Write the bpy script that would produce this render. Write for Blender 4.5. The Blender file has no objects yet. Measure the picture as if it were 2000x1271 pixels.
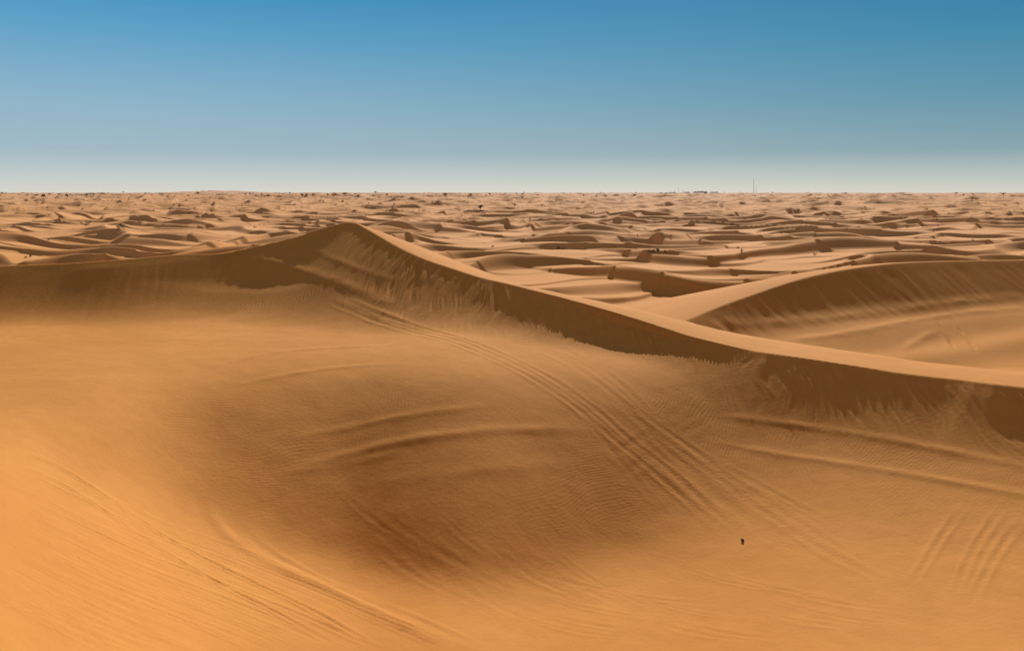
import bpy, math, random
import numpy as np
from mathutils import Vector
rng=np.random.RandomState(7); random.seed(7)
F=1667.0; HZ=376.0; E=17.0      # focal, horizon row, eye height above the plain
def P(x,y,Y): return ((x-1000)/F*Y, Y, E-(y-HZ)/F*Y)

# ---------------------------------------------------------------- noise
_p=np.arange(256); rng.shuffle(_p); PERM=np.concatenate([_p,_p,_p]).astype(np.int32)
_a=np.linspace(0,2*np.pi,256,endpoint=False); GX=np.cos(_a).astype(np.float32); GY=np.sin(_a).astype(np.float32)
def perlin(x,y,seed=0):
    x=np.asarray(x,dtype=np.float64)+seed*17.37; y=np.asarray(y,dtype=np.float64)+seed*31.71
    xi=np.floor(x); yi=np.floor(y); fx=(x-xi).astype(np.float32); fy=(y-yi).astype(np.float32)
    xi=xi.astype(np.int64)&255; yi=yi.astype(np.int64)&255
    u=fx*fx*fx*(fx*(fx*6-15)+10); v=fy*fy*fy*(fy*(fy*6-15)+10)
    def g(a,b,dx,dy):
        h=PERM[PERM[a]+b]; return GX[h]*dx+GY[h]*dy
    n00=g(xi,yi,fx,fy); n10=g(xi+1,yi,fx-1,fy); n01=g(xi,yi+1,fx,fy-1); n11=g(xi+1,yi+1,fx-1,fy-1)
    a=n00+u*(n10-n00); b=n01+u*(n11-n01)
    return (a+v*(b-a))*1.5
def fbm(x,y,o=3,seed=0):
    s=0;a=1
    for i in range(o):
        s=s+a*perlin(x*2**i,y*2**i,seed+i*5); a*=.5
    return s
def sst(x,a,b):
    t=np.clip((x-a)/(b-a),0,1); return t*t*(3-2*t)
def smax(a,b,k):
    h=np.maximum(k-np.abs(a-b),0)/k
    return np.maximum(a,b)+h*h*k*.25

# ---------------------------------------------------------------- crest lines
def catmull(pts,n=5):
    pts=np.array(pts,float); out=[]
    for i in range(len(pts)-1):
        p0=pts[max(i-1,0)];p1=pts[i];p2=pts[i+1];p3=pts[min(i+2,len(pts)-1)]
        for k in range(n):
            t=k/n
            out.append(.5*((2*p1)+(p2-p0)*t+(2*p0-5*p1+4*p2-p3)*t*t+(-p0+3*p1-3*p2+p3)*t**3))
    out.append(pts[-1]); return np.array(out)
def C(x,y,Y,s,b): return P(x,y,Y)+(s,b)
main=[(-300,50,3,.4,.1),(-90,56,9.5,.5,.1),(-60,59,11,.55,.1),
 C(-120,524,61,.62,.12),C(0,519,62,.63,.12),C(130,514,63.3,.63,.12),C(260,505,64.6,.63,.12),C(350,497,65.8,.63,.1),C(430,495,66.6,.63,.1),C(500,483,67.6,.62,.14),
 C(600,457,69.0,.60,.25),C(650,440,69.7,.585,.3),C(688,434,69.8,.565,.33),C(720,449,68,.555,.32),C(770,478,65,.545,.26),C(820,502,62.5,.55,.24),C(880,523,60.2,.565,.22),C(940,542,58.5,.575,.2),
 C(1000,556,57,.58,.16),C(1100,586,55,.575,.10),C(1200,624,53,.57,.05),C(1300,652,51,.585,.02),C(1400,674,49,.61,.0),C(1500,690,47,.64,0),
 C(1600,706,45.4,.66,0),C(1700,721,44,.67,0),C(1850,739,42,.68,0),C(2000,756,40,.68,0),(33,36.5,7.6,.66,0),(62,22,5,.5,.1),(220,-20,1,.4,.1)]
CM=catmull(main,4)
rd=[(3,66,3.2,.45,.1),C(1215,672,75,.5,.12),C(1320,634,80,.58,.12),C(1400,602,84.5,.63,.12),C(1500,567,89,.65,.12),C(1600,536,93,.65,.12),C(1700,519,96,.63,.1),
    C(1800,511,98.5,.59,.08),C(2000,507,102,.57,.08),C(2200,505,105,.55,.08),(130,108,8,.45,.1),(260,90,2,.4,.1)]
CR=catmull(rd,4)
def crest_eval(X,Y,Cc,q,smaxslope=.4):
    best=np.full(X.shape,1e9,np.float32); sgn=np.zeros(X.shape,np.float32); arc=np.zeros(X.shape,np.float32)
    slip=np.full(X.shape,-1e9,np.float32); back=np.full(X.shape,-1e9,np.float32); s0=0.
    for i in range(len(Cc)-1):
        a=Cc[i];b=Cc[i+1];dx=b[0]-a[0];dy=b[1]-a[1];L=math.hypot(dx,dy)
        rx=X-np.float32(a[0]);ry=Y-np.float32(a[1])
        t=np.clip((rx*dx+ry*dy)/(L*L),0,1)
        ex=rx-t*dx; ey=ry-t*dy; d=np.sqrt(ex*ex+ey*ey)
        z=a[2]+t*(b[2]-a[2])
        slip=np.maximum(slip,z-(a[3]+t*(b[3]-a[3]))*d)
        bs=a[4]+t*(b[4]-a[4]); d0=np.maximum((smaxslope-bs)/(2*q),0); dd=np.minimum(d,d0)
        back=np.maximum(back,z-(bs*dd+q*dd*dd+smaxslope*(d-dd)))
        m=d<best
        best=np.where(m,d,best); sgn=np.where(m,np.sign(dx*ry-dy*rx),sgn); arc=np.where(m,s0+t*L,arc)
        s0+=L
    return slip,back,best*sgn,arc      # signed distance >0 = far side

# ---------------------------------------------------------------- near bowl: slopes along each bearing, integrated into heights
sx_=np.array([-220,0,200,400,600,800,1000,1200,1400,1600,1800,2000,2220.])
sy_=np.array([560,600,650,700,750,800,850,900,950,1000,1050,1100,1150,1200,1271,1400.])
SL=np.array([
 [46,46,46,45,42,36,30,20,15,15,15,15,15],
 [28,28,30,27,24,24,25,20,15,15,15,15,15],
 [ 0, 0, 0,-1, 1, 4,10,16,15,15,15,15,15],
 [-2,-2,-2, 3, 9, 9, 9,12,22,24,22,22,22],
 [-2,-2, 3,24,30,30,27,28,46,47,43,40,40],
 [-2,-1,16,40,38,38,36,38,47,47,47,44,44],
 [-1,-2,33,45,42,40,39,43,44,42,44,42,42],
 [-1,-2,28,46,44,42,42,45,38,36,38,38,38],
 [-1,-2, 6,45,46,45,45,45,32,28,30,31,31],
 [-1,-2,-4,30,46,46,46,45,26,20,22,25,25],
 [-2,-2,-5, 2,41,46,46,40,16,14,17,19,19],
 [-2,-3,-5,-6, 6,42,44,15, 8, 8,10,12,12],
 [-2,-3,-5,-7,-6, 6,13, 1, 1, 2, 4, 7, 7],
 [-2,-3,-5,-7,-6,-5,-4,-3,-3,-2, 1, 3, 3],
 [-3,-3,-6,-7,-7,-6,-5,-5,-5,-5,-3,-2,-2],
 [-3,-3,-6,-7,-7,-6,-5,-5,-5,-5,-3,-2,-2.]])/100
def cubic1(xk,v,xq):
    i=np.clip(np.searchsorted(xk,xq,side='right')-1,0,len(xk)-2)
    t=np.clip((xq-xk[i])/(xk[i+1]-xk[i]),0,1)
    p1=v[i];p2=v[i+1];p0=v[np.maximum(i-1,0)];p3=v[np.minimum(i+2,len(xk)-1)]
    t=t.reshape((-1,)+(1,)*(v.ndim-1))
    return .5*(2*p1+(p2-p0)*t+(2*p0-5*p1+4*p2-p3)*t*t+(-p0+3*p1-3*p2+p3)*t**3)
xa=np.linspace(-220,2220,611); yb=np.arange(450,1301,2.)
SP=np.minimum(cubic1(sy_,cubic1(sx_,SL.T,xa).T,np.clip(yb,560,1400)),.455)
def blur(a,s,ax):
    r=int(3*s)+1;k=np.exp(-.5*(np.arange(-r,r+1)/s)**2);k/=k.sum()
    ap=np.concatenate([np.repeat(np.take(a,[0],ax),r,ax),a,np.repeat(np.take(a,[-1],ax),r,ax)],ax)
    return sum(k[j]*np.take(ap,np.arange(j,j+a.shape[ax]),ax) for j in range(2*r+1))
SP=blur(blur(SP,4,0),6,1)
refx=[-220,0,400,700,860,960,1060,1180,1270,1400,1560,1670,1800,2000,2220]
refy=[588,588,597,594,604,633,663,676,690,702,732,765,788,810,826]
refD=[7.7,7.75,8.15,7.95,7.9,8.4,8.95,9.18,9.42,9.5,9.78,10.15,10.3,10.25,10.2]
ry=np.interp(xa,refx,refy); rD=np.interp(xa,refx,refD)
ry=blur(ry,8,0);rD=blur(rD,8,0)
bb_=(yb-HZ)/F
Ygrid=np.concatenate([np.arange(0,80,.25),[90,120,200,400]])
TAB=np.zeros((len(xa),len(Ygrid)))
for j in range(len(xa)):
    ig=1/np.maximum(SP[:,j]+bb_,.03)
    cum=np.concatenate([[0],np.cumsum((ig[1:]+ig[:-1])*.5*np.diff(bb_))])
    c0=np.interp(ry[j],yb,cum); Y0=rD[j]/((ry[j]-HZ)/F)
    Yv=Y0*np.exp(-(cum-c0)); Dv=bb_*Yv
    o=np.argsort(Yv); Ys=Yv[o];Ds=Dv[o]
    D=np.interp(Ygrid,Ys,Ds)
    lo=Ygrid<Ys[0]; D[lo]=Ds[0]-.33*(Ys[0]-Ygrid[lo])
    fy=Ygrid>Y0+1; Df=np.interp(Y0+1,Ys,Ds); D[fy]=Df
    TAB[j]=D
TAB=blur(blur(TAB,4,0),1.2,1)
def base(X,Y):
    r=np.hypot(X,Y); a=np.where(Y>0,X/np.maximum(Y,1e-6),np.sign(X)*9); ac=np.clip(a,-.725,.725)
    Ye=np.where(np.abs(a)<=.725,Y,r*.81)
    fx=np.clip((ac*F+1000-xa[0])/(xa[1]-xa[0]),0,len(xa)-1.001); i=fx.astype(int); tx=fx-i
    gy=np.interp(Ye,Ygrid,np.arange(len(Ygrid))); gy=np.clip(gy,0,len(Ygrid)-1.001); k=gy.astype(int); ty=gy-k
    D=(TAB[i,k]*(1-tx)+TAB[i+1,k]*tx)*(1-ty)+(TAB[i,k+1]*(1-tx)+TAB[i+1,k+1]*tx)*ty
    w=sst(r,1.5,8); D=3.1*(1-w)+D*w
    back=sst(-Y,0,15); D=D*(1-back)+3.4*back
    return E-D

# ---------------------------------------------------------------- far dune field
def dune_layer(X,Y,lam,Aa,seed,dens=0.,slope=.48,lx=1.6,wr=.9):
    ph=Y/lam+wr*perlin(X/(lx*lam),Y/(6*lam),seed)
    f=ph-np.floor(ph)
    amp=np.clip(.44+dens+.68*perlin(X/(lx*.8*lam),Y/(2.6*lam),seed+7),0,1.2)
    h=Aa*amp; w=np.clip(h/(slope*lam),.03,.5)
    t=np.clip(f/w,0,1); up=t*t*(2.6-1.6*t)
    v=np.clip((f-w)/(1-w),0,1); dn=(1-v)**1.6
    return h*np.where(f<w,up,dn)
def plain(X,Y):
    xr=X*.96+Y*.28; yr=-X*.28+Y*.96; xl=X*.97-Y*.24; yl=X*.24+Y*.97
    z=1.5*fbm(X/200.,Y/260.,2,40)+1.4*fbm(X/55.,Y/60.,2,47)
    g=sst(Y,300,1400)
    z=z+dune_layer(xr,yr,47,3.8,1,.02,lx=.9)+dune_layer(xl+90,yl+7,76,5.4,6,-.06,lx=.8)
    z=z+.8*dune_layer(X,Y,29,1.6,12,-.08,lx=1.1)*(1-.7*g)
    z=z+dune_layer(xl,yl,120,9,2,.04,slope=.5,lx=.95)*(.1+.9*g)
    z=z+dune_layer(xr,yr,240,15,4,.08,slope=.5,lx=1.2)*sst(Y,900,2500)
    z=z+6*fbm(X/900.,Y/1600.,2,44)*sst(Y,3000,8000)
    z=z-4.5
    a=X/np.maximum(Y,1)
    z=z+30*np.exp(-((a+.34)/.06)**2)*np.exp(-((Y-10500)/900)**2)
    return z

def H0(X,Y,extra=False):
    X=np.asarray(X,np.float64);Y=np.asarray(Y,np.float64); shp=X.shape; X=X.ravel();Y=Y.ravel()
    r=np.hypot(X,Y); pl=np.zeros_like(X); m=(r>60); pl[m]=plain(X[m],Y[m]); z=pl.copy()
    sd=np.full(X.shape,999.,np.float32);arc=np.zeros(X.shape,np.float32)
    k=np.where(r<300)[0]
    if len(k):
        x=X[k];y=Y[k]
        s1,b1,d1,a1=crest_eval(x.astype(np.float32),y.astype(np.float32),CM,.012)
        near=d1<0; zz=np.empty(len(k))
        if near.any():
            xb=x[near];yb2=y[near];B=base(xb,yb2)
            B=B+.05*fbm(xb/6,yb2/6,2,60)+.010*fbm(xb/1.3,yb2/1.3,2,70)
            aa=a1[near];dd=-d1[near]
            S=s1[near].astype(float)
            ax=xb-.15*yb2      # coordinate along the face, continuous below the summit
            aw=ax+.9*perlin(ax*.3,ax*0,79)+.4*perlin(ax*.5,dd*.5,78)
            fl=np.abs(perlin(aw*.9,dd*.12,80))*(.5+1.0*perlin(ax*.15,dd*.15,77))+.6*np.abs(perlin(aw*2.3,dd*.2,81))+.35*np.abs(perlin(aw*4.5,dd*.3,86))
            kf=sst(dd,.1,.8)*(.10+.90*sst(xb,-15,-7))
            S=S-(fl-.3)*.12*kf
            tg=sst(perlin(aw*1.0,dd*.40,88),-.1,.45)
            S=S-.035*(tg-.5)*kf
            S=S-.10*perlin(ax*.22,dd*.12,82)*sst(dd,0,1)
            zz[near]=smax(B,S,.7+.7*(1-sst(xb,-8,6)))
        fr=~near
        if fr.any():
            xf=x[fr];yf=y[fr]
            s2,b2,d2,a2=crest_eval(xf.astype(np.float32),yf.astype(np.float32),CR,.008,.25)
            R=np.where(d2<0,s2,b2)
            R=R+np.where(d2<0,(-.10*np.abs(perlin(a2*.5,d2*.08,85)))*sst(-d2,.3,2),0)
            al=xf*.93+yf*.36; ac=-xf*.36+yf*.93
            fl=E-np.minimum(14.3-.15*(yf-80.5),15.2)-7*(1-sst(xf,6,20))-.5*np.maximum(d2,0)+.15*fbm(xf/14,yf/14,2,90)+.45*perlin(al/34,ac/5.5,91)
            zf=smax(pl[k][fr]-300*(r[k][fr]<=60),smax(fl,R,1.2),1.2)
            zz[fr]=smax(zf,b1[fr].astype(float)+.03*fbm(xf/3,yf/3,2,65)*sst(d1[fr],.3,2),.8)
        w=sst(r[k],150,290)
        z[k]=zz*(1-w)+np.where(r[k]>60,pl[k],0)*w
        sd[k]=d1;arc[k]=a1
    if extra: return z.reshape(shp),sd.reshape(shp),arc.reshape(shp)
    return z.reshape(shp)

# ---------------------------------------------------------------- where a sight line meets the sand
def hit(pts,y0=8,y1=130,nn=500):
    pts=np.array(pts,float); Ys=np.geomspace(y0,y1,nn)
    a=(pts[:,0]-1000)/F; b=(pts[:,1]-HZ)/F
    X=a[:,None]*Ys; YY=np.broadcast_to(Ys,X.shape); Z=E-b[:,None]*Ys
    h=H0(X,YY); under=h>=Z
    i=np.where(under.any(1),under.argmax(1),nn-1)
    r=np.arange(len(pts)); i=np.maximum(i,1)
    g0=(Z-h)[r,i-1]; g1=(Z-h)[r,i]; t=np.clip(g0/(g0-g1+1e-9),0,1)
    Yh=Ys[i-1]+(Ys[i]-Ys[i-1])*t
    return np.c_[a*Yh,Yh],under.any(1)

# (polyline, half width m, rut depth m, berm height m)
T=[]
def tr(pts,w=.2,d=.07,b=.04): T.append((pts,w*1.3,d*.4,b*.35))
def pair(pts,off,w=.2,d=.07,b=.04):
    tr(pts,w,d,b); tr([(x+off[0],y+off[1]) for x,y in pts],w,d,b)
pair([(640,588),(760,636),(880,668),(960,700),(1050,745),(1130,800),(1200,860),(1270,915),(1340,975),(1430,1050)],(26,-6),.17,.045,.05)
tr([(1050,680),(1120,715),(1180,755),(1250,815),(1320,875),(1400,930),(1500,1000),(1620,1080),(1760,1150)],.2,.045,.03)
tr([(1090,676),(1165,716),(1230,765),(1290,830),(1370,890),(1450,950),(1560,1020),(1680,1100)],.2,.035,.03)
tr([(1010,660),(1100,700),(1190,770),(1280,850),(1370,940),(1480,1030),(1600,1110)],.26,.02,.02)
for i in range(4):
    a0=-40+30*i; c0=-.35+.3*i
    tr([(1120+a0,740+.3*a0),(1190+a0+30*c0,810),(1270+a0+90*c0,885),(1370+a0+180*c0,965),(1470+a0+260*c0,1040)],random.uniform(.14,.24),.02,.02)
tr([(1360,770),(1290,830),(1220,875),(1130,915)],.2,.03,.03)
tr([(1400,810),(1320,855),(1250,905),(1180,960)],.2,.03,.03)
tr([(480,500),(560,520),(640,545),(720,575),(790,612)],.3,.0,.26)
tr([(585,472),(650,505),(720,532),(790,552)],.2,.0,.14)
tr([(640,580),(700,596),(760,615),(840,645)],.22,.0,.14)
tr([(430,757),(520,740),(620,722),(720,713),(800,713)],.16,.0,.15)
tr([(400,722),(500,694),(620,680),(790,672)],.18,.0,.15)
tr([(540,860),(640,842),(760,818),(900,798),(1000,792)],.16,.0,.12)
tr([(560,912),(640,898),(720,876),(820,856),(950,843),(1080,838),(1170,843)],.18,.0,.20)
tr([(530,925),(620,915),(700,900),(800,880)],.16,.0,.10)
tr([(1380,858),(1500,884),(1650,906),(1800,930),(2010,968),(2160,995)],.14,.0,.15)
tr([(1370,806),(1500,822),(1700,852),(1850,880),(2010,914),(2160,945)],.14,.0,.13)
tr([(700,945),(850,930),(1000,912),(1150,900)],.22,.0,.1)
# left sweep: two ruts and a fan of faint streaks
tr([(-20,872),(60,886),(130,918),(220,978),(330,1050),(460,1120),(600,1185),(760,1275)],.10,.08,.05)
tr([(-20,898),(60,915),(140,955),(230,1015),(330,1080),(450,1150),(560,1205),(680,1275)],.10,.08,.05)
ca=np.array([(-20,880),(80,905),(180,955),(300,1010),(440,1060),(580,1115),(740,1180),(960,1275)],float)
cb=np.array([(-20,1150),(40,1190),(90,1215),(130,1235),(170,1255),(200,1265),(230,1275),(260,1290)],float)
for i in range(34):
    f=((i+.5)/34)**1.15+random.uniform(-.02,.02); q=ca*(1-f)+cb*f
    lo=random.choice([0,0,1,2]); hi=random.choice([8,8,7,6])
    tr([tuple(v) for v in q[lo:hi]],random.uniform(.05,.11),random.uniform(.035,.06),random.uniform(.02,.045))
tr([(415,975),(418,1010),(450,1050),(520,1095),(620,1140),(740,1195),(900,1275)],.18,.0,.28)
tr([(450,1000),(500,1060),(580,1110),(700,1165),(850,1225),(960,1275)],.15,.02,.05)
for i,(x,y) in enumerate([(640,930),(700,950),(760,985),(830,975),(890,1000),(960,1010),(1030,1020),(680,1010),(800,1050)]):
    tr([(x,y),(x+70,y+70),(x+160,y+130),(x+290,y+185)],.10+.03*(i%3),.012,.016)
for i in range(12):
    x=random.uniform(900,1500);y=random.uniform(1090,1200); l=random.uniform(200,450)
    tr([(x,y),(x+l*.3,y+l*.10),(x+l*.65,y+l*.17),(x+l,y+l*.20)],random.uniform(.07,.12),.022,.018)
tr([(1900,965),(1840,1045),(1800,1110),(1770,1155)],.12,.035,.035)
tr([(1985,955),(1915,1050),(1885,1110),(1860,1175)],.12,.035,.035)
tr([(2020,985),(1960,1060),(1925,1120),(1895,1180)],.12,.035,.035)
tr([(1340,628),(1450,632),(1560,628),(1700,612),(1850,592),(2010,576)],.4,.0,.3)
tr([(1540,664),(1650,652),(1760,630),(1880,612),(2010,600)],.35,.0,.35)
tr([(1760,686),(1800,662),(1840,640)],.3,.0,.35)
tr([(1828,628),(1850,655),(1872,692)],.22,.45,.1)
tr([(1868,635),(1892,665),(1915,695)],.22,.45,.1)
allp=[];idx=[]
for pts,w,d,b in T:
    c=catmull(pts,5); idx.append((len(allp),len(allp)+len(c))); allp+=list(map(tuple,c))
hp,ok=hit(allp)
TW=[]
for (i0,i1),(pts,w,d,b) in zip(idx,T):
    q=hp[i0:i1].copy()
    for _ in range(3):
        q[1:-1]=(q[:-2]+q[1:-1]*2+q[2:])/4
    TW.append((q,w,d,b))

# ---------------------------------------------------------------- the ground sheet
dense=np.radians(np.arange(-36,36.001,.058))
outer=np.radians(np.concatenate([np.arange(37,60,1.),np.arange(60,180,4.)]))
ang=np.concatenate([-outer[::-1],dense,outer]); 
rows=[.05,1,2,3,4,5,6,7]
rows+=list(np.arange(8,34,.09))+list(np.arange(34,73,.1))+list(np.arange(73,115,.22))
rows+=list(np.geomspace(115,800,820))[:-1]+list(np.geomspace(800,16000,540))
rows=np.array(rows); NR=len(rows); NC=len(ang)
R_,A_=np.meshgrid(rows,ang,indexing='ij')
X=(R_*np.sin(A_)).ravel(); Y=(R_*np.cos(A_)).ravel()
Z,SD,ARC=H0(X,Y,True)
rip=np.ones(len(X),np.float32); churn=np.zeros(len(X),np.float32)
R1=np.hypot(X,Y)
jit=perlin(X*.9,Y*.9,200)
cand=np.where((R1<115)&(R1>8)&(np.abs(X)<70)&(Y>0))[0]
for q,w,d,b in TW:
    lo=q.min(0)-1.5;hi=q.max(0)+1.5
    k=cand[(X[cand]>lo[0])&(X[cand]<hi[0])&(Y[cand]>lo[1])&(Y[cand]<hi[1])]
    if not len(k): continue
    x=X[k];y=Y[k];best=np.full(len(k),1e9);arc=np.zeros(len(k));L=0
    seg=np.hypot(*(q[1:]-q[:-1]).T);tot=seg.sum()
    for i in range(len(q)-1):
        if seg[i]<1e-6: continue
        dx,dy=(q[i+1]-q[i]);rx=x-q[i,0];ry_=y-q[i,1]
        t=np.clip((rx*dx+ry_*dy)/seg[i]**2,0,1);e=np.hypot(rx-t*dx,ry_-t*dy)
        m=e<best;best[m]=e[m];arc[m]=L+t[m]*seg[i];L+=seg[i]
    fade=sst(arc,0,min(2.5,tot*.25))*(1-sst(arc,tot-min(3,tot*.3),tot))
    vv=.9 if d>0 else .35
    vary=np.clip(.7+vv*perlin(arc*.35,arc*0+w*9,210)+.2*jit[k],.05,1.5)
    ww=w*(1+.2*perlin(arc*.5,arc*0+d*50,211))
    u=best/ww
    if d==0: prof=b*np.exp(-(u/1.3)**2)
    else: prof=-d*np.exp(-(u/.8)**2*1.2)+b*np.exp(-((u-1.25)/.6)**2)
    prof+=.003*perlin(arc*3,best*6,212)*(u<2)
    Z[k]+=prof*fade*vary
    rip[k]*=(1-np.exp(-(u/2)**4)*fade).astype(np.float32)
    churn[k]=np.maximum(churn[k],np.exp(-(u/1.6)**4)*fade*min(1,d/.03))
rip*= (1-sst(R1,75,110)).astype(np.float32)*np.where(SD<0,sst(-SD,3.2,5.5),.15+0*SD)
rip*= (.12+.88*sst(fbm(X/9,Y/9,2,220),-.35,.3)).astype(np.float32)
rip*= (.10+.90*sst(Y,32,50)).astype(np.float32)
me=bpy.data.meshes.new("ground"); nv=NR*NC; me.vertices.add(nv)
me.vertices.foreach_set("co",np.c_[X,Y,Z].astype(np.float32).ravel())
i=np.arange(NR-1)[:,None]*NC; j=np.arange(NC)[None,:]; j2=(j+1)%NC
quads=np.stack([i+j,i+NC+j,i+NC+j2,i+j2],-1).reshape(-1,4)[:, ::-1]
nf=len(quads); me.loops.add(nf*4); me.polygons.add(nf)
me.loops.foreach_set("vertex_index",quads.astype(np.int32).ravel())
me.polygons.foreach_set("loop_start",np.arange(0,nf*4,4,dtype=np.int32))
me.polygons.foreach_set("use_smooth",np.ones(nf,bool))
at=me.attributes.new("ripple",'FLOAT','POINT'); at.data.foreach_set("value",rip.astype(np.float32))
at=me.attributes.new("churn",'FLOAT','POINT'); at.data.foreach_set("value",churn.astype(np.float32))
me.update(calc_edges=True); me.validate()
ground=bpy.data.objects.new("ground",me); bpy.context.collection.objects.link(ground)
ground["kind"]="structure"; ground["label"]="rippled orange desert sand with sharp dune crests and tyre tracks"; ground["category"]="sand dunes"
if me.polygons[nf//2].normal.z<0: me.flip_normals()

# ---------------------------------------------------------------- materials
def newmat(nm):
    m=bpy.data.materials.new(nm); m.use_nodes=True; nt=m.node_tree; return m,nt,nt.nodes["Principled BSDF"]
def N(nt,t,**k):
    nd=nt.nodes.new(t)
    for a,b in k.items(): setattr(nd,a,b)
    return nd
m,nt,bs=newmat("sand"); L=nt.links.new
bs.inputs["Roughness"].default_value=.9; bs.inputs["Specular IOR Level"].default_value=.1
geo=N(nt,"ShaderNodeNewGeometry"); pos=geo.outputs["Position"]
def noise(scale,detail=3,vec=None,rough=.55):
    nd=N(nt,"ShaderNodeTexNoise"); nd.inputs["Scale"].default_value=scale; nd.inputs["Detail"].default_value=detail; nd.inputs["Roughness"].default_value=rough
    L(vec or pos,nd.inputs["Vector"]); return nd.outputs["Fac"]
def math_(op,a,b=None,clamp=False):
    nd=N(nt,"ShaderNodeMath",operation=op,use_clamp=clamp)
    for i,v in enumerate((a,b)):
        if v is None: continue
        if isinstance(v,(int,float)): nd.inputs[i].default_value=v
        else: L(v,nd.inputs[i])
    return nd.outputs[0]
def mixc(f,a,b):
    nd=N(nt,"ShaderNodeMix",data_type='RGBA')
    for s,v in ((nd.inputs[0],f),(nd.inputs[6],a),(nd.inputs[7],b)):
        if isinstance(v,tuple): s.default_value=v+(1,)
        elif isinstance(v,(int,float)): s.default_value=v
        else: L(v,s)
    return nd.outputs[2]
def mr(v,a,b,c=0,d=1):
    nd=N(nt,"ShaderNodeMapRange",interpolation_type='SMOOTHSTEP'); L(v,nd.inputs[0])
    for i,q in enumerate((a,b,c,d)): nd.inputs[i+1].default_value=q
    return nd.outputs[0]
col=mixc(mr(noise(.09,4),.35,.65),(.66,.278,.064),(.72,.315,.078))
col=mixc(mr(noise(1.3,5),.3,.75,0,.3),col,(.57,.232,.048))
col=mixc(mr(noise(60,2),.35,.75,0,.3),col,(.51,.205,.046))
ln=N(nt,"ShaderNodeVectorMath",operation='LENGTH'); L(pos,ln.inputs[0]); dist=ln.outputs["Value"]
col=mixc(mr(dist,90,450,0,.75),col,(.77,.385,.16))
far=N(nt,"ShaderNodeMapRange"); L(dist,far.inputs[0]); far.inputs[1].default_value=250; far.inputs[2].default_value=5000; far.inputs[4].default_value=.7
col=mixc(far.outputs[0],col,(.62,.41,.30))  # aerial haze painted into the sand colour, greyer with distance from origin
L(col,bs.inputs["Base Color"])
ra=N(nt,"ShaderNodeAttribute",attribute_name="ripple").outputs["Fac"]
ch=N(nt,"ShaderNodeAttribute",attribute_name="churn").outputs["Fac"]
def wave(rot,scale,dist_):
    mp=N(nt,"ShaderNodeMapping"); mp.inputs["Rotation"].default_value=(0,0,math.radians(rot)); L(pos,mp.inputs["Vector"])
    nz=N(nt,"ShaderNodeTexNoise"); nz.inputs["Scale"].default_value=.16; nz.inputs["Detail"].default_value=2; L(mp.outputs[0],nz.inputs["Vector"])
    sc=N(nt,"ShaderNodeVectorMath",operation='SCALE'); L(nz.outputs["Color"],sc.inputs[0]); sc.inputs["Scale"].default_value=dist_
    ad=N(nt,"ShaderNodeVectorMath",operation='ADD'); L(mp.outputs[0],ad.inputs[0]); L(sc.outputs[0],ad.inputs[1])
    w=N(nt,"ShaderNodeTexWave",wave_type='BANDS',bands_direction='X',wave_profile='SIN'); w.inputs["Scale"].default_value=scale
    w.inputs["Distortion"].default_value=1.8; w.inputs["Detail"].default_value=2; w.inputs["Detail Scale"].default_value=1.5
    L(ad.outputs[0],w.inputs["Vector"]); return w.outputs["Fac"]
w1=wave(15,1.7,3.0); w2=wave(60,2.0,3.0)
mf=N(nt,"ShaderNodeMix",data_type='FLOAT'); L(mr(noise(.07,1),.45,.55),mf.inputs[0]); L(w1,mf.inputs[2]); L(w2,mf.inputs[3])
hh=math_('MULTIPLY',math_('MULTIPLY',mf.outputs[0],ra),.009)
hh=math_('ADD',hh,math_('MULTIPLY',noise(5,4),.014))
hh=math_('ADD',hh,math_('MULTIPLY',math_('MULTIPLY',noise(9,4),ch),.04))
hh=math_('ADD',hh,math_('MULTIPLY',noise(70,2),.003))
bp=N(nt,"ShaderNodeBump"); bp.inputs["Distance"].default_value=1; L(hh,bp.inputs["Height"]); bp.inputs["Strength"].default_value=1
L(bp.outputs[0],bs.inputs["Normal"])
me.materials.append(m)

def plainmat(nm,c1,c2,scale):
    m,nt,bs=newmat(nm); tn=N(nt,"ShaderNodeTexNoise"); tn.inputs["Scale"].default_value=scale; tn.inputs["Detail"].default_value=4
    g=N(nt,"ShaderNodeNewGeometry"); nt.links.new(g.outputs["Position"],tn.inputs["Vector"])
    cr=N(nt,"ShaderNodeValToRGB"); cr.color_ramp.elements[0].color=c1+(1,); cr.color_ramp.elements[1].color=c2+(1,)
    cr.color_ramp.elements[0].position=.35; cr.color_ramp.elements[1].position=.65
    nt.links.new(tn.outputs["Fac"],cr.inputs[0]); nt.links.new(cr.outputs[0],bs.inputs["Base Color"]); bs.inputs["Roughness"].default_value=.85; return m
leafm=plainmat("leaves",(.07,.08,.045),(.13,.14,.075),1.5)
barkm=plainmat("bark",(.12,.085,.06),(.2,.15,.105),4)
concm=plainmat("hazed_concrete",(.8,.8,.78),(.86,.86,.84),.02)  # concrete colour lightened to stand in for haze over the far plant
stonem=plainmat("dark_stone",(.05,.04,.035),(.16,.13,.1),18)
palem=plainmat("pale_stone",(.55,.5,.44),(.7,.66,.6),18)

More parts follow.
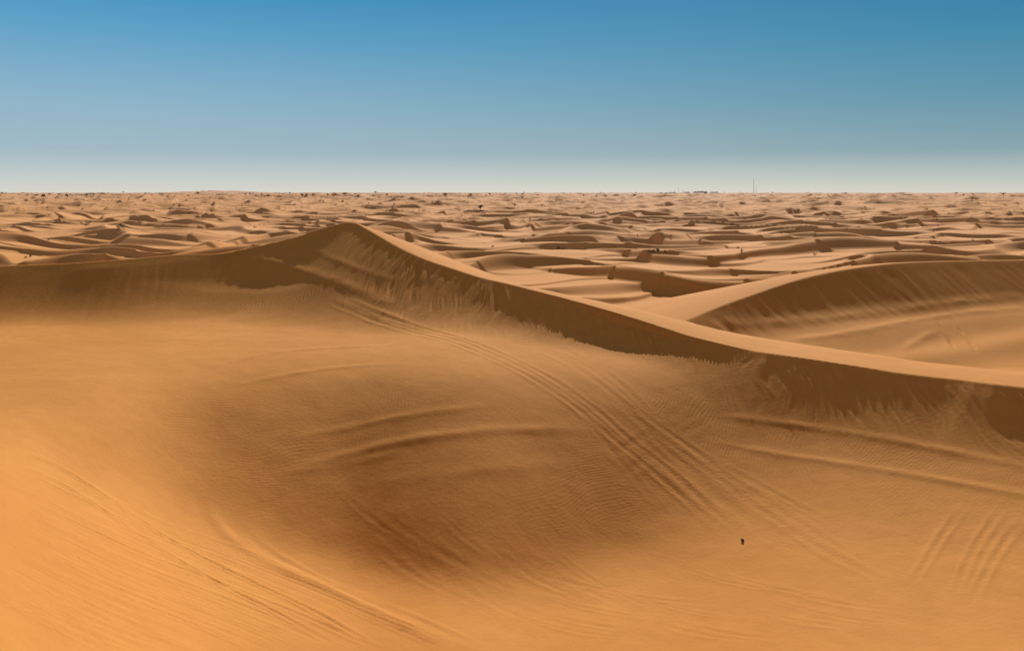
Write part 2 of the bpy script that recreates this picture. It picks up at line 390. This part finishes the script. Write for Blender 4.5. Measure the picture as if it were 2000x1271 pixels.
# ---------------------------------------------------------------- vegetation
def tube(V,Fc,p,q,r0,r1,s=6):
    p=np.array(p,float);q=np.array(q,float);d=q-p;d/=np.linalg.norm(d)
    a=np.cross(d,[.3,.9,.1]);a/=np.linalg.norm(a);b=np.cross(d,a);o=len(V)
    for c,r in ((p,r0),(q,r1)):
        for k in range(s):
            t=2*math.pi*k/s; V.append(tuple(c+r*(math.cos(t)*a+math.sin(t)*b)))
    for k in range(s): Fc.append((o+k,o+(k+1)%s,o+s+(k+1)%s,o+s+k))
def tree_mesh(seed,shrub):
    R=random.Random(seed); tv,tf=[],[]; cv,cf=[],[]; ends=[]
    if shrub:
        for k in range(7):
            t=R.uniform(0,6.28);e=(math.cos(t)*R.uniform(.15,.5),math.sin(t)*R.uniform(.15,.5),R.uniform(.3,.75))
            tube(tv,tf,(0,0,-.1),e,.03,.012,5); ends.append(e)
    else:
        lean=R.uniform(-.08,.08); top=(lean,R.uniform(-.05,.05),.38); tube(tv,tf,(0,0,-.1),top,.055,.035,7)
        for k in range(6):
            t=k*1.05+R.uniform(-.4,.4);rr=R.uniform(.15,.42);e=(top[0]+math.cos(t)*rr,top[1]+math.sin(t)*rr,R.uniform(.55,.85))
            tube(tv,tf,top,e,.028,.01,5); ends.append(e)
        ends.append((top[0],top[1],.85))
    for e in ends:
        for s in range(2):
            c=[e[0]+R.gauss(0,.06),e[1]+R.gauss(0,.06),e[2]+R.gauss(0,.05)]; cr=R.uniform(.1,.2)
            for l in range(34):
                d=Vector((R.gauss(0,1),R.gauss(0,1),R.gauss(0,.8))).normalized()*cr*R.uniform(.3,1.1)
                p=Vector(c)+d; u=Vector((R.gauss(0,1),R.gauss(0,1),R.gauss(0,1))).normalized(); v=u.orthogonal().normalized()
                z=R.uniform(.02,.045);o=len(cv)
                for a,b in ((-1,-.6),(1,-.6),(.8,.6),(-.8,.6)): cv.append(tuple(p+u*a*z+v*b*z))
                cf.append((o,o+1,o+2,o+3))
    def mk(nm,v,f,mt):
        q=bpy.data.meshes.new(nm);q.from_pydata([tuple(map(float,a)) for a in v],[],f);q.materials.append(mt);return q
    tm=mk("trunk",tv,tf,barkm);cm=mk("crown",cv,cf,leafm)
    o=len(tv);jm=bpy.data.meshes.new("whole");jm.from_pydata([tuple(map(float,a)) for a in tv+cv],[],tf+[tuple(o+i for i in f) for f in cf])
    jm.materials.append(barkm);jm.materials.append(leafm)
    for i,pg in enumerate(jm.polygons): pg.material_index=0 if i<len(tf) else 1
    return tm,cm,jm
TM=[tree_mesh(s,False) for s in range(3)]; SM=[tree_mesh(10+s,True) for s in range(3)]
col_=bpy.context.collection
def plant(x,y,z,size,shrub,parts,wide=1.):
    tm,cm,jm=random.choice(SM if shrub else TM); nm="desert_shrub" if shrub else "desert_tree"
    if parts:
        o=bpy.data.objects.new(nm,None)
        col_.objects.link(o)
        for n2,mm in (("trunk",tm),("crown",cm)):
            c=bpy.data.objects.new("branches" if (shrub and n2=="trunk") else n2,mm); c.parent=o; col_.objects.link(c)
    else:
        o=bpy.data.objects.new(nm,jm); col_.objects.link(o)
    o.location=(x,y,z-.03*size); o.scale=(size*wide,size*wide,size); o.rotation_euler=(0,0,random.uniform(0,6.28))
    o["category"]="shrub" if shrub else "tree"
    o["label"]="low dark green desert shrub growing on the sand" if shrub else "small dark green desert tree standing on a dune"
    o["group"]="shrubs scattered over the desert" if shrub else "trees scattered along the desert plain"
named=[(938,412,13,0),(232,447,9,1),(242,446,10,1),(172,438,9,1),(1275,493,8,1),(1284,491,9,1),(1268,492,6,1),(1300,493,6,1),(1090,487,7,1),(1100,487,5,1),
 (85,388,9,0),(130,388,9,0),(170,386,8,0),(590,386,8,0),(700,388,8,0),(870,386,9,0),(920,386,8,0),(1005,404,7,0),(1140,384,5,0),(1165,386,5,0),(60,502,6,1),(50,504,5,1),
 (640,384,6,0),(1020,390,6,0),(845,397,5,1),(770,400,4,1),(480,397,4,1),(340,402,4,1),(300,412,4,1),(1560,412,4,1),(1690,406,4,1),(1830,430,4,1),(1310,462,4,1),(1160,415,4,1),(1035,428,4,1),(95,470,5,1),(370,418,4,1),(1245,460,4,1),(1430,440,4,1),(1900,470,4,1),(720,400,4,0),(545,408,4,1)]
hp2,ok2=hit([(a,b) for a,b,_,_ in named],100,14000,1500)
zz=H0(hp2[:,0],hp2[:,1])
for (a,b,s,sh),p,z in zip(named,hp2,zz):
    plant(p[0],p[1],z,min(s*p[1]/F,12),bool(sh),True,1.2 if sh else 1.0)
pts=[]
while len(pts)<190:
    Yv=math.exp(random.uniform(math.log(2200),math.log(7000))); av=random.uniform(-.62,.62)
    if random.random()<(.35 if av>.15 else 1): pts.append((av*Yv,Yv))
pts=np.array(pts); zz=H0(pts[:,0],pts[:,1])
for p,z in zip(pts,zz): plant(p[0],p[1],z,random.uniform(4,8.5)*(1+p[1]/8000),False,False,random.uniform(1,1.5))
pts=[]
while len(pts)<35:
    Yv=math.exp(random.uniform(math.log(260),math.log(1500))); av=random.uniform(-.62,.62); pts.append((av*Yv,Yv))
pts=np.array(pts); zz=H0(pts[:,0],pts[:,1])
for p,z in zip(pts,zz): plant(p[0],p[1],z,random.uniform(.4,1.0)*(1+p[1]/1300),True,False,random.uniform(1,1.4))

# ---------------------------------------------------------------- distant industry
def obj(nm,V,Fc,mt,loc,label=None,cat=None,group=None):
    q=bpy.data.meshes.new(nm);q.from_pydata([tuple(map(float,a)) for a in V],[],Fc);q.materials.append(mt)
    o=bpy.data.objects.new(nm,q);o.location=loc;col_.objects.link(o)
    if label:o["label"]=label
    if cat:o["category"]=cat
    if group:o["group"]=group
    return o
def box(V,Fc,x0,x1,y0,y1,z0,z1):
    o=len(V);V+= [(x,y,z) for z in (z0,z1) for x,y in ((x0,y0),(x1,y0),(x1,y1),(x0,y1))]
    Fc+=[(o,o+3,o+2,o+1),(o+4,o+5,o+6,o+7)]+[(o+k,o+(k+1)%4,o+4+(k+1)%4,o+4+k) for k in range(4)]
def chimney(px,top,Yd,wd,nm="chimney",label="tall slim grey chimney on the desert horizon"):
    x=(px-1000)/F*Yd; z=float(H0(np.array([x]),np.array([Yd]))[0])-4; h=E-(top-HZ)/F*Yd-z
    V,Fc=[],[];tube(V,Fc,(0,0,0),(0,0,h),wd,wd*.55,14);Fc.append(tuple(range(14,28)))
    for f in (.55,.8,.97): tube(V,Fc,(0,0,h*f),(0,0,h*f+3),wd*1.15,wd*1.15,14)
    obj(nm,V,Fc,concm,(x,Yd,z),label,"chimney","stacks of the distant industrial plant")
chimney(1472,350,9000,3.4); chimney(1477,361,9100,2.2,label="shorter slim grey chimney on the desert horizon")
for px,tp in ((1325,366),(1318,370),(1334,370),(1415,372),(1352,371),(1388,371),(1446,373)): chimney(px,tp,9000+px-1300,1.8,label="short grey stack beside the industrial halls")
for px,wpx,tp,st in ((1312,16,375,2),(1340,14,374.5,2),(1368,26,373,4),(1395,14,374.2,2),(1290,10,375.3,1)):
    Yd=9300;x=(px-1000)/F*Yd;z=float(H0(np.array([x]),np.array([Yd]))[0])-4;h=E-(tp-HZ)/F*Yd-z;w=wpx/F*Yd/2
    V,Fc=[],[];box(V,Fc,-w,w,-25,25,0,h*.75)
    for s in range(st):
        a=-w+2*w*(s+.15)/st;b=-w+2*w*(s+.85)/st; box(V,Fc,a,b,-20,20,h*.75+.01,h*(.88+.12*((s*7)%3)/2))
    for s in range(6): box(V,Fc,-w+2*w*(s+.3)/6,-w+2*w*(s+.6)/6,-26.5,-25.02,h*.2,h*.5)
    obj("factory_hall",V,Fc,concm,(x,Yd,z),"hazy grey industrial hall with stepped roof on the horizon","factory building","halls of the distant industrial plant")

# stone on the slope
hs,_=hit([(1450,1056)]); z=float(H0(hs[:,0],hs[:,1])[0])
import bmesh
def stone(nm,mt,r,sc,seed):
    bm=bmesh.new();bmesh.ops.create_icosphere(bm,subdivisions=3,radius=r);R=random.Random(seed)
    ax=[(Vector((R.gauss(0,1),R.gauss(0,1),R.gauss(0,1))).normalized(),R.uniform(.6,.85)*r) for _ in range(9)]
    for v in bm.verts:
        for a,d in ax:
            e=v.co.dot(a)-d
            if e>0: v.co-=a*e
        v.co=Vector((v.co.x*sc[0],v.co.y*sc[1],v.co.z*sc[2]))
    q=bpy.data.meshes.new(nm);bm.to_mesh(q);bm.free();q.materials.append(mt);o=bpy.data.objects.new(nm,q);col_.objects.link(o);return o
s=stone("stone",stonem,.085,(1,.8,.75),3); s.location=(hs[0,0],hs[0,1],z+.045); s.rotation_euler=(.2,.5,.6); s["label"]="small dark stone with pale top lying on sand"; s["category"]="stone"
c=stone("pale_crust",palem,.05,(1,.8,.6),5); c.parent=s; c.location=(-.035,-.02,.06)

# ---------------------------------------------------------------- light, sky, camera
EL=30.5; AZ=11.
sd_=Vector((math.sin(math.radians(AZ))*math.cos(math.radians(EL)),math.cos(math.radians(AZ))*math.cos(math.radians(EL)),math.sin(math.radians(EL))))
sun=bpy.data.lights.new("sun",'SUN');sun.energy=4.6;sun.angle=math.radians(.53);sun.color=(1,.93,.82)
so=bpy.data.objects.new("sun",sun);so.rotation_euler=sd_.to_track_quat('Z','Y').to_euler();col_.objects.link(so)
w=bpy.data.worlds.new("World");bpy.context.scene.world=w;w.use_nodes=True;nt=w.node_tree;bg=nt.nodes["Background"]
sky=nt.nodes.new("ShaderNodeTexSky");sky.sky_type='NISHITA';sky.sun_disc=False;sky.sun_elevation=math.radians(EL);sky.sun_rotation=math.radians(AZ)
sky.air_density=1.0;sky.dust_density=.6;sky.ozone_density=2.
L=nt.links.new
tc=nt.nodes.new("ShaderNodeTexCoord"); sx=nt.nodes.new("ShaderNodeSeparateXYZ"); L(tc.outputs["Generated"],sx.inputs[0])
def lin(c): return tuple(((v/255+.055)/1.055)**2.4 if v>10 else v/255/12.92 for v in c)
def ramp(stops):
    r=nt.nodes.new("ShaderNodeValToRGB"); e=r.color_ramp.elements
    while len(e)<len(stops): e.new(.5)
    for k,(p,c) in enumerate(stops): e[k].position=p; e[k].color=lin(c)+(1,)
    L(sx.outputs["Z"],r.inputs[0]); return r.outputs[0]
left=ramp([(0,(214,212,204)),(.014,(196,205,203)),(.045,(158,183,197)),(.10,(138,178,201)),(.17,(92,160,199)),(.225,(48,143,194)),(.4,(104,108,116)),(1,(112,104,98))])  # last two stops, both ramps: unseen upper sky, invented as warm shadow fill
right=ramp([(0,(208,206,197)),(.014,(182,193,190)),(.045,(124,156,170)),(.10,(84,142,166)),(.17,(38,128,165)),(.225,(8,113,161)),(.4,(92,100,110)),(1,(112,104,98))])
az=nt.nodes.new("ShaderNodeMapRange"); az.interpolation_type='SMOOTHSTEP'; L(sx.outputs["X"],az.inputs[0]); az.inputs[1].default_value=-.6; az.inputs[2].default_value=.62
mx=nt.nodes.new("ShaderNodeMix"); mx.data_type='RGBA'; L(az.outputs[0],mx.inputs[0]); L(left,mx.inputs[6]); L(right,mx.inputs[7])
S=.1
vm=nt.nodes.new("ShaderNodeVectorMath"); vm.operation='SCALE'; vm.inputs["Scale"].default_value=1/S; L(mx.outputs[2],vm.inputs[0])
m2=nt.nodes.new("ShaderNodeMix"); m2.data_type='RGBA'; m2.inputs[0].default_value=.95; L(sky.outputs[0],m2.inputs[6]); L(vm.outputs[0],m2.inputs[7])
L(m2.outputs[2],bg.inputs["Color"]);bg.inputs["Strength"].default_value=S
cam=bpy.data.cameras.new("camera");co=bpy.data.objects.new("camera",cam);co.location=(0,0,E);co.rotation_euler=(math.radians(90),0,0)
cam.lens=F/2000*36;cam.sensor_width=36;cam.shift_y=-(635.5-HZ)/2000;cam.clip_end=40000;cam.clip_start=.1
col_.objects.link(co);bpy.context.scene.camera=co
sc=bpy.context.scene;sc.view_settings.view_transform='Standard';sc.view_settings.look='None';sc.view_settings.exposure=0
print("verts",nv)
